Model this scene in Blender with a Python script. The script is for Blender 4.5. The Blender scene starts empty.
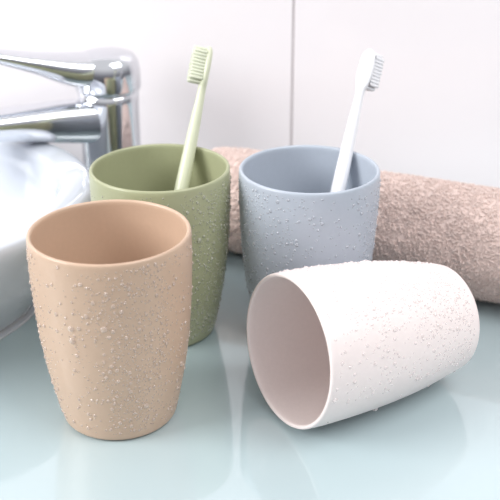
import bpy, math, random
import numpy as np
from mathutils import Vector, Matrix, noise
random.seed(4)
S=bpy.context.scene
S.view_settings.view_transform='Standard'
S.view_settings.look='None'

def lin(c):
    return tuple(((v/255)/12.92 if v/255<=0.04045 else ((v/255+0.055)/1.055)**2.4) for v in c)+(1,)

def mat(name,rgb,rough=.5,metal=0,spec=.5,coat=0,noise_amt=0,noise_scale=300,bump=0,bump_scale=400,sheen=0,coat_ior=1.5,coat_rough=.03):
    m=bpy.data.materials.new(name); m.use_nodes=True
    nt=m.node_tree; b=nt.nodes['Principled BSDF']
    c=lin(rgb)
    b.inputs['Base Color'].default_value=c
    b.inputs['Roughness'].default_value=rough
    b.inputs['Metallic'].default_value=metal
    b.inputs['Specular IOR Level'].default_value=spec
    b.inputs['Coat Weight'].default_value=coat
    b.inputs['Coat IOR'].default_value=coat_ior
    b.inputs['Coat Roughness'].default_value=coat_rough
    b.inputs['Sheen Weight'].default_value=sheen
    tc=nt.nodes.new('ShaderNodeTexCoord')
    if noise_amt>0:
        n=nt.nodes.new('ShaderNodeTexNoise'); n.inputs['Scale'].default_value=noise_scale; n.inputs['Detail'].default_value=3
        nt.links.new(tc.outputs['Object'],n.inputs['Vector'])
        r=nt.nodes.new('ShaderNodeValToRGB')
        r.color_ramp.elements[0].position=.3; r.color_ramp.elements[1].position=.7
        k=1-noise_amt
        r.color_ramp.elements[0].color=(c[0]*k,c[1]*k,c[2]*k,1)
        r.color_ramp.elements[1].color=c
        nt.links.new(n.outputs['Fac'],r.inputs['Fac']); nt.links.new(r.outputs['Color'],b.inputs['Base Color'])
    if bump>0:
        n=nt.nodes.new('ShaderNodeTexNoise'); n.inputs['Scale'].default_value=bump_scale; n.inputs['Detail'].default_value=4
        nt.links.new(tc.outputs['Object'],n.inputs['Vector'])
        bp=nt.nodes.new('ShaderNodeBump'); bp.inputs['Strength'].default_value=bump; bp.inputs['Distance'].default_value=.001
        nt.links.new(n.outputs['Fac'],bp.inputs['Height']); nt.links.new(bp.outputs['Normal'],b.inputs['Normal'])
    return m

def mesh_obj(name,verts,faces,m,parent=None,smooth=True):
    me=bpy.data.meshes.new(name); me.from_pydata([tuple(v) for v in verts],[],faces); me.update()
    if smooth: me.polygons.foreach_set('use_smooth',[True]*len(me.polygons))
    if m: me.materials.append(m)
    o=bpy.data.objects.new(name,me); S.collection.objects.link(o)
    if parent: o.parent=parent
    return o

def empty(name,mtx=Matrix()):
    e=bpy.data.objects.new(name,None); e.empty_display_size=.02
    S.collection.objects.link(e); e.matrix_world=mtx; return e

def lathe(profile,n=96,sx=1,sy=1,off=(0,0)):
    V=[];F=[]
    for r,z in profile:
        for i in range(n):
            a=2*math.pi*i/n; V.append((off[0]+r*sx*math.cos(a),off[1]+r*sy*math.sin(a),z))
    for j in range(len(profile)-1):
        for i in range(n):
            i2=(i+1)%n; F.append((j*n+i,j*n+i2,(j+1)*n+i2,(j+1)*n+i))
    F.append(tuple(range(n))[::-1]); k=(len(profile)-1)*n
    F.append(tuple(k+i for i in range(n)))
    return V,F

def cr(pts,sub=6):
    out=[]
    P=[Vector(p) for p in pts]; P=[P[0]*2-P[1]]+P+[P[-1]*2-P[-2]]
    for i in range(1,len(P)-2):
        for s in range(sub):
            t=s/sub; a,b,c,d=P[i-1],P[i],P[i+1],P[i+2]
            out.append(.5*((2*b)+(-a+c)*t+(2*a-5*b+4*c-d)*t*t+(-a+3*b-3*c+d)*t**3))
    out.append(P[-2]); return out

def loft(secs,n=32,expo=2.0):
    V=[];F=[]
    for s in secs:
        c,u,v,w,h=s[:5]; e=s[5] if len(s)>5 else expo
        for i in range(n):
            a=2*math.pi*i/n; ca,sa=math.cos(a),math.sin(a)
            x=math.copysign(abs(ca)**(2/e),ca)*w; y=math.copysign(abs(sa)**(2/e),sa)*h
            V.append(c+u*x+v*y)
    for j in range(len(secs)-1):
        for i in range(n):
            i2=(i+1)%n; F.append((j*n+i,j*n+i2,(j+1)*n+i2,(j+1)*n+i))
    F.append(tuple(range(n))[::-1]); k=(len(secs)-1)*n; F.append(tuple(k+i for i in range(n)))
    return V,F

# ---------------- room -----------------
def box(name,lo,hi,m,bevel=0,parent=None):
    x0,y0,z0=lo;x1,y1,z1=hi
    V=[(x0,y0,z0),(x1,y0,z0),(x1,y1,z0),(x0,y1,z0),(x0,y0,z1),(x1,y0,z1),(x1,y1,z1),(x0,y1,z1)]
    F=[(0,3,2,1),(4,5,6,7),(0,1,5,4),(1,2,6,5),(2,3,7,6),(3,0,4,7)]
    o=mesh_obj(name,V,F,m,parent,False)
    if bevel:
        b=o.modifiers.new('bev','BEVEL'); b.width=bevel; b.segments=3
    return o

m_grout=mat('grout',(200,193,194),.8,bump=.3)
m_tile=mat('glazed_tile',(242,237,239),.12,spec=.5,noise_amt=.02,noise_scale=3)
WY=.75
wall=empty('wall_back')
box('grout_bed',(-1.3,WY+.0012,-.85),(1.4,WY+.06,1.6),m_grout,parent=wall)
tw,th,g=.45,.60,.0016
for ix in range(-3,3):
    for iz in range(-2,3):
        x0=.0325+ix*tw; z0=.002+iz*th
        lo=(max(x0+g/2,-1.3),WY,max(z0+g/2,-.85)); hi=(min(x0+tw-g/2,1.4),WY+.01,min(z0+th-g/2,1.6))
        if hi[2]>lo[2] and hi[0]>lo[0]: box('tile',lo,hi,m_tile,.0005,parent=wall)
m_floor=mat('floor_tile',(170,165,160),.4,noise_amt=.1,noise_scale=4)
box('floor',(-1.3,-1.5,-.9),(1.4,WY+.06,-.85),m_floor)

m_counter=mat('counter_glass',(178,196,200),.25,spec=.5,noise_amt=.04,noise_scale=5,coat=1,coat_ior=1.85,coat_rough=.02)
m_cab=mat('cabinet',(215,213,210),.4,noise_amt=.04,noise_scale=20)
ct=empty('vanity_counter')
box('counter_top',(-1.0,.22,-.02),(1.1,WY-.001,0),m_counter,.003,ct)
box('cabinet_body',(-.98,.25,-.85),(1.08,WY-.001,-.0205),m_cab,.002,ct)

# ---------------- cups -----------------
OUT=[(.0272,0),(.0291,.0012),(.0303,.004),(.0332,.018),(.0364,.036),(.0386,.056),(.0399,.078),(.0403,.094),(.0401,.104)]
outc=[(p.x,p.y) for p in cr([(r,z,0) for r,z in OUT],5)]
T=.0022
def cup_profile():
    o=[(.001,.001),(.022,.001),(.0238,0)]+outc
    rim=[(.0401-.0003,.1048),(.0401-.0011,.1052),(.0401-.0019,.1048)]
    inn=[(r-T,z) for r,z in reversed(outc) if z>.008]
    inn+= [(.0275,.0055),(.023,.0042),(.001,.004)]
    return o+rim+inn
def r_at(z):
    for (r0,z0),(r1,z1) in zip(outc,outc[1:]):
        if z0<=z<=z1 and z1>z0: 
            t=(z-z0)/(z1-z0); return r0+(r1-r0)*t,(r1-r0)/(z1-z0)
    return .04,0

def drop_mat(rgb):
    m=bpy.data.materials.new('water_drop'); m.use_nodes=True; nt=m.node_tree
    for n in list(nt.nodes): nt.nodes.remove(n)
    out=nt.nodes.new('ShaderNodeOutputMaterial')
    tr=nt.nodes.new('ShaderNodeBsdfTransparent'); tr.inputs[0].default_value=(1,1,1,1)
    p=nt.nodes.new('ShaderNodeBsdfPrincipled')
    c=lin(rgb); p.inputs['Base Color'].default_value=tuple(v*.7+.30 for v in c[:3])+(1,)
    p.inputs['Roughness'].default_value=.04; p.inputs['IOR'].default_value=2.0
    mx=nt.nodes.new('ShaderNodeMixShader'); mx.inputs[0].default_value=.45
    nt.links.new(tr.outputs[0],mx.inputs[1]); nt.links.new(p.outputs[0],mx.inputs[2]); nt.links.new(mx.outputs[0],out.inputs[0])
    return m

def droplets(parent,n,density,seed,rgb):
    rs=random.Random(seed); V=[];F=[]
    cnt=0; tries=0; placed={}
    while cnt<n and tries<n*60:
        tries+=1
        a=rs.uniform(0,2*math.pi); z=rs.uniform(.006,.102)
        cl=.75+.7*noise.noise(Vector((math.cos(a)*3.2,math.sin(a)*3.2,z*60+seed*9)))
        if rs.random()>density(a,z)*max(.05,cl): continue
        q=rs.random(); s=.00032+.00080*q*q*q
        if rs.random()<.05: s*=1.5
        # keep beads separate, as surface tension does
        ux,uz=a*.038,z; gx,gz=int(ux/.003),int(uz/.003); ok=True
        for ix in(-1,0,1):
            for iz in(-1,0,1):
                for (px,pz,ps) in placed.get((gx+ix,gz+iz),()):
                    if (px-ux)**2+(pz-uz)**2<(1.1*(ps+s))**2: ok=False
        if not ok: continue
        placed.setdefault((gx,gz),[]).append((ux,uz,s))
        r,sl=r_at(z)
        nrm=Vector((math.cos(a),math.sin(a),-sl)).normalized()
        t1=Vector((-math.sin(a),math.cos(a),0)); t2=nrm.cross(t1)
        c=Vector((r*math.cos(a),r*math.sin(a),z))
        st=rs.uniform(.9,1.25); b=len(V); N=12
        rings=[(1,-.1),(1.0,.2),(.88,.42),(.62,.60),(.3,.70)]
        for k,(rr,hh) in enumerate(rings):
            for i in range(N):
                an=2*math.pi*i/N
                V.append(c+t1*(rr*s*math.cos(an))+t2*(rr*s*st*math.sin(an))+nrm*(hh*s))
        V.append(c+nrm*(.73*s))
        for k in range(4):
            for i in range(N):
                i2=(i+1)%N; F.append((b+k*N+i,b+k*N+i2,b+(k+1)*N+i2,b+(k+1)*N+i))
        for i in range(N): F.append((b+4*N+i,b+4*N+(i+1)%N,b+5*N))
        cnt+=1
    return mesh_obj('water_droplets',V,F,drop_mat(rgb),parent)

def make_cup(mtx,rgb,name='bathroom_cup'):
    e=empty(name,mtx)
    m=mat('wheat_plastic',rgb,.36,spec=.5,noise_amt=.03,noise_scale=500)
    V,F=lathe(cup_profile(),128)
    mesh_obj('cup_shell',V,F,m,e)
    return e
def adist(a,b): return abs((a-b+math.pi)%(2*math.pi)-math.pi)
def g(a,c,w): return math.exp(-(adist(a,c)/w)**2)
R=math.radians
BE=(198,170,147);GR=(164,167,134);BL=(176,184,195);WH=(240,228,225)
beige=make_cup(Matrix.Translation((-.0690,.448,0)),BE)
droplets(beige,1700,lambda a,z:min(1,1.0*g(a,R(-70),.5)*(1-.45*abs(z-.06)/.05)+.5*g(a,R(-165),.35)+.04),1,BE)
green=make_cup(Matrix.Translation((-.0515,.5375,0)),GR)
droplets(green,1400,lambda a,z:min(1,g(a,R(-40),.5)+.08),2,GR)
blue=make_cup(Matrix.Translation((.0338,.535,0)),BL)
droplets(blue,1300,lambda a,z:min(1,.9*g(a,R(-130),.6)+.6*g(a,R(-20),.5)+.08),3,BL)
# lying cup
ax=Vector((-.862,-.507,.085)).normalized()
yv=Vector((0,0,1)).cross(ax).normalized(); xv=yv.cross(ax)
Rm=Matrix((xv,yv,ax)).transposed().to_4x4()
base=Vector((.1085,.4895,0))
V,_=lathe(cup_profile(),128)
mz=min((Rm@Vector(v)).z for v in V)
base.z=-mz+.0002
white=make_cup(Matrix.Translation(base)@Rm,WH)
def dw(a,z):
    n=(Rm.to_3x3()@Vector((math.cos(a),math.sin(a),0)))
    return (.9 if n.z>-.3 else .05)*(1.15-z/.11)*(.9 if n.z>.3 else .5)
droplets(white,1500,dw,5,WH)

# ---------------- toothbrushes -----------------
def brush(bot,top,facing,rgb,brgb):
    bot=Vector(bot);top=Vector(top);a=(top-bot); L=a.length; a.normalize()
    nv=Vector(facing); nv=(nv-a*nv.dot(a)).normalized(); u=a.cross(nv).normalized()
    e=empty('toothbrush')
    m=mat('brush_plastic',rgb,.3,spec=.5,noise_amt=.02,noise_scale=60)
    mb=mat('bristles',brgb,.6,noise_amt=.1,noise_scale=900)
    st=[(0,.0010,.0010),(.004,.0032,.0028),(.02,.0044,.0038),(.06,.0047,.0042),(.10,.0043,.0040),(.125,.0036,.0034),(.143,.0027,.0026),(.149,.0030,.0025),(.153,.0047,.0025),(.159,.0058,.0026),(.168,.0056,.0025),(.1725,.0040,.0021),(.1745,.001,.001)]
    k=L/.1745
    P=cr([(s,w,h) for s,w,h in st],4)
    secs=[(bot+a*(p.x*k)+nv*(.0006*math.sin(p.x*30)),u,nv,max(p.y,.0004),max(p.z,.0004)) for p in P]
    V,F=loft(secs,20); mesh_obj('handle',V,F,m,e)
    V=[];F=[]
    rs=random.Random(8)
    for i in range(11):
        for j in range(-2,3):
            s=.1522+.0198*i/10; w=.0020*j
            if abs(j)==2 and i in(0,10): continue
            c=bot+a*(s*k)+u*w+nv*.001
            tip=c+nv*(.0078+rs.uniform(-.0003,.0003))
            b=len(V);N=8
            for q,rad in((c,.00095),(c.lerp(tip,.9),.00112),(tip,.0008)):
                for t in range(N):
                    an=2*math.pi*t/N; V.append(q+u*(rad*math.cos(an))+a*(rad*math.sin(an)))
            for z in range(2):
                for t in range(N): F.append((b+z*N+t,b+z*N+(t+1)%N,b+z*N+N+(t+1)%N,b+z*N+N+t))
            F.append(tuple(b+2*N+t for t in range(N)))
    mesh_obj('bristle_tufts',V,F,mb,e,True)
    return e
brush((-.057,.520,.006),(-.0246,.595,.160),(-.95,-.15,.2),(206,210,184),(216,220,198))
brush((.032,.518,.006),(.0715,.586,.1605),(.75,.65,0),(238,238,241),(242,242,245))

# ---------------- towel roll -----------------
def towel():
    e=empty('rolled_towel')
    m=mat('terry_cloth',(226,205,197),.95,spec=.1,noise_amt=.08,noise_scale=200,sheen=.4)
    A=Vector((-.028,.664,0)); B=Vector((.300,.513,0)); d=(B-A); L=d.length; d.normalize()
    side=Vector((-d.y,d.x,0)); up=Vector((0,0,1))
    RO=.0392
    turns=3.6; N=260; th=.0078
    def cl(t):
        return .004+(RO-th/2-.004)*t, -math.pi*.35-turns*2*math.pi*(1-t)
    def ring(t,off,l):
        r,ang=cl(t); rr=r+off
        taper=1-.10*math.exp(-l/.012)-.10*math.exp(-(L-l)/.012)
        n=noise.noise(Vector((math.cos(ang)*1.3,math.sin(ang)*1.3,l*14)))*.0028*(r/RO)
        rr=(rr+n)*taper
        return A+d*l+side*(rr*math.cos(ang)*1.03)+up*(RO*.985+rr*math.sin(ang)*.97)
    NL=70; V=[];F=[]
    for s,off in((0,th/2*.97),(1,-th/2*.97)):
        for i in range(N+1):
            for j in range(NL+1):
                V.append(ring(i/N,off,L*j/NL))
    W=NL+1; K=(N+1)*W
    for s in(0,1):
        for i in range(N):
            for j in range(NL):
                q=(s*K+i*W+j,s*K+(i+1)*W+j,s*K+(i+1)*W+j+1,s*K+i*W+j+1)
                F.append(q if s==0 else q[::-1])
    for i in range(N):
        F.append((i*W,K+i*W,K+(i+1)*W,(i+1)*W)); F.append((i*W+NL,(i+1)*W+NL,K+(i+1)*W+NL,K+i*W+NL))
    for i in(0,N):
        for j in range(NL): F.append((i*W+j,i*W+j+1,K+i*W+j+1,K+i*W+j))
    mesh_obj('towel_sheet',V,F,m,e)
    oc=[(1,0,0),(-1,0,0),(0,1,0),(0,-1,0),(0,0,1),(0,0,-1)]
    of=[(0,2,4),(2,1,4),(1,3,4),(3,0,4),(2,0,5),(1,2,5),(3,1,5),(0,3,5)]
    V=[];F=[];rs=random.Random(11)
    start=1-1.02/turns
    for q in range(70000):
        if q<67000:
            t=rs.uniform(start,1); l=rs.uniform(0,L)
            cn=noise.noise(Vector((t*turns*2*math.pi*.0385,l,0))*380)
            p=ring(t,th/2+cn*.0008+rs.uniform(-.0004,.0006),l)
        else:
            p=ring(rs.uniform(.04,1),rs.uniform(-th/2,th/2),0 if rs.random()<.5 else L)+d*(rs.uniform(-.001,.001))
        a=Vector((rs.gauss(0,1),rs.gauss(0,1),rs.gauss(0,1))).normalized()
        b=a.orthogonal().normalized(); c=a.cross(b)
        sa=rs.uniform(.0009,.0015); sb=rs.uniform(.0005,.0008)
        if p.z<sa: p.z=sa
        k=len(V)
        for o in oc: V.append(p+a*(o[0]*sa)+b*(o[1]*sb)+c*(o[2]*sb))
        for f in of: F.append(tuple(k+x for x in f))
    mesh_obj('terry_loops',V,F,m,e)
towel()

# ---------------- basin -----------------
m_cer=mat('ceramic',(204,209,217),.06,spec=.6,coat=.3,noise_amt=.01,noise_scale=5)
bs=empty('wash_basin')
pf=[(.05,0),(.74,0),(.76,.001),(.80,.008),(.875,.028),(.945,.050),(.985,.063),(1.0,.0695),(.998,.0735),(.985,.0755),(.955,.0762),(.905,.0757),(.880,.0740),(.866,.068),(.852,.056),(.80,.036),(.68,.021),(.50,.014),(.30,.011),(.13,.0095),(.12,.0085),(.05,.0085)]
pp=[(p.x,p.y) for p in cr([(a*.172,z,0) for a,z in pf],5)]
pp=[(r,max(z,0)) for r,z in pp]
V,F=lathe(pp,160,1,.139/.172,(-.27,.575)); mesh_obj('basin_bowl',V,F,m_cer,bs)
m_chrome=mat('chrome',(222,224,228),.05,metal=1)
V,F=lathe([(.002,.0085),(.019,.0085),(.0205,.0100),(.019,.0112),(.014,.0115),(.012,.0105),(.002,.0105)],48,1,1,(-.27,.575)); mesh_obj('drain',V,F,m_chrome,bs)

# ---------------- faucet -----------------
fx,fy=-.101,.694
fa=empty('basin_faucet')
V,F=lathe([(.002,0),(.029,0),(.0295,.002),(.028,.005),(.0245,.0065),(.0222,.010),(.0215,.05),(.0215,.098),(.0217,.1035),(.0206,.1045),(.0200,.1055),(.002,.1055)],64,1,1,(fx,fy)); mesh_obj('body',V,F,m_chrome,fa)
V,F=lathe([(.002,.1050),(.0205,.1050),(.0230,.1062),(.0237,.1085),(.0233,.120),(.0222,.1265),(.019,.1310),(.012,.1335),(.002,.1342)],64,1,1,(fx,fy)); mesh_obj('cap',V,F,m_chrome,fa)
up=Vector((0,0,1))
def arm(name,pts,expo):
    C=cr([(p[0],p[1],p[2]) for p in pts],6); W=cr([(p[3],p[4],0) for p in pts],6)
    secs=[]
    for i,c in enumerate(C):
        t=(C[min(i+1,len(C)-1)]-C[max(i-1,0)]).normalized(); u=t.cross(up).normalized(); v=u.cross(t)
        secs.append((c,u,v,max(W[i].x,.0005),max(W[i].y,.0005)))
    V,F=loft(secs,40,expo); mesh_obj(name,V,F,m_chrome,fa)
arm('spout',[(fx-.004,fy-.003,.084,.016,.016),(-.13,.677,.087,.016,.0145),(-.165,.655,.092,.0155,.0110),(-.20,.633,.0955,.016,.0090),(-.222,.6185,.0960,.0155,.0080),(-.229,.614,.0955,.012,.005),(-.230,.6135,.095,.004,.002)],2.8)
V,F=lathe([(.002,.0815),(.008,.0815),(.0085,.083),(.0085,.092),(.002,.092)],32,1,1,(-.214,.6235)); mesh_obj('aerator',V,F,m_chrome,fa)
arm('lever',[(fx-.002,fy-.001,.120,.018,.012),(-.125,.683,.1230,.0175,.0110),(-.150,.668,.132,.0135,.0066),(-.18,.650,.1425,.0110,.0040),(-.21,.632,.1505,.0105,.0033),(-.221,.6255,.153,.009,.0028),(-.2225,.6245,.1535,.003,.001)],2.6)

# ---------------- light -----------------
def area(name,loc,tgt,size,power,col=(1,1,1)):
    l=bpy.data.lights.new(name,'AREA'); l.energy=power; l.size=size; l.color=col
    o=bpy.data.objects.new(name,l); S.collection.objects.link(o); o.location=loc
    o.rotation_euler=(Vector(tgt)-Vector(loc)).to_track_quat('-Z','Y').to_euler(); return o
area('window_light',(-1.15,.12,.68),(.05,.55,0.03),.7,19,(1,1,1))
area('ceiling_light',(.6,.1,1.0),(.05,.6,0),.7,8.5,(1,1,1))
w=bpy.data.worlds.new('World'); S.world=w; w.use_nodes=True; nt=w.node_tree
bg=nt.nodes['Background']; tc=nt.nodes.new('ShaderNodeTexCoord'); sp=nt.nodes.new('ShaderNodeSeparateXYZ'); rp=nt.nodes.new('ShaderNodeValToRGB')
nt.links.new(tc.outputs['Generated'],sp.inputs[0])
mr=nt.nodes.new('ShaderNodeMapRange'); mr.inputs[1].default_value=-1; mr.inputs[2].default_value=1
nt.links.new(sp.outputs['Z'],mr.inputs[0]); nt.links.new(mr.outputs[0],rp.inputs[0])
rp.color_ramp.elements[0].position=.35; rp.color_ramp.elements[0].color=(.04,.04,.045,1)
rp.color_ramp.elements[1].position=.72; rp.color_ramp.elements[1].color=(1,1,1.03,1)
el=rp.color_ramp.elements.new(.52); el.color=(.30,.30,.33,1)
nt.links.new(rp.outputs[0],bg.inputs[0]); bg.inputs[1].default_value=.82

cam=bpy.data.cameras.new('Camera'); co=bpy.data.objects.new('Camera',cam); S.collection.objects.link(co)
co.location=(0,0,.304); co.rotation_euler=(math.radians(90-25.1),0,0)
cam.lens=72; cam.sensor_width=36; cam.clip_start=.01
cam.dof.use_dof=True; cam.dof.focus_distance=.52; cam.dof.aperture_fstop=11
S.camera=co
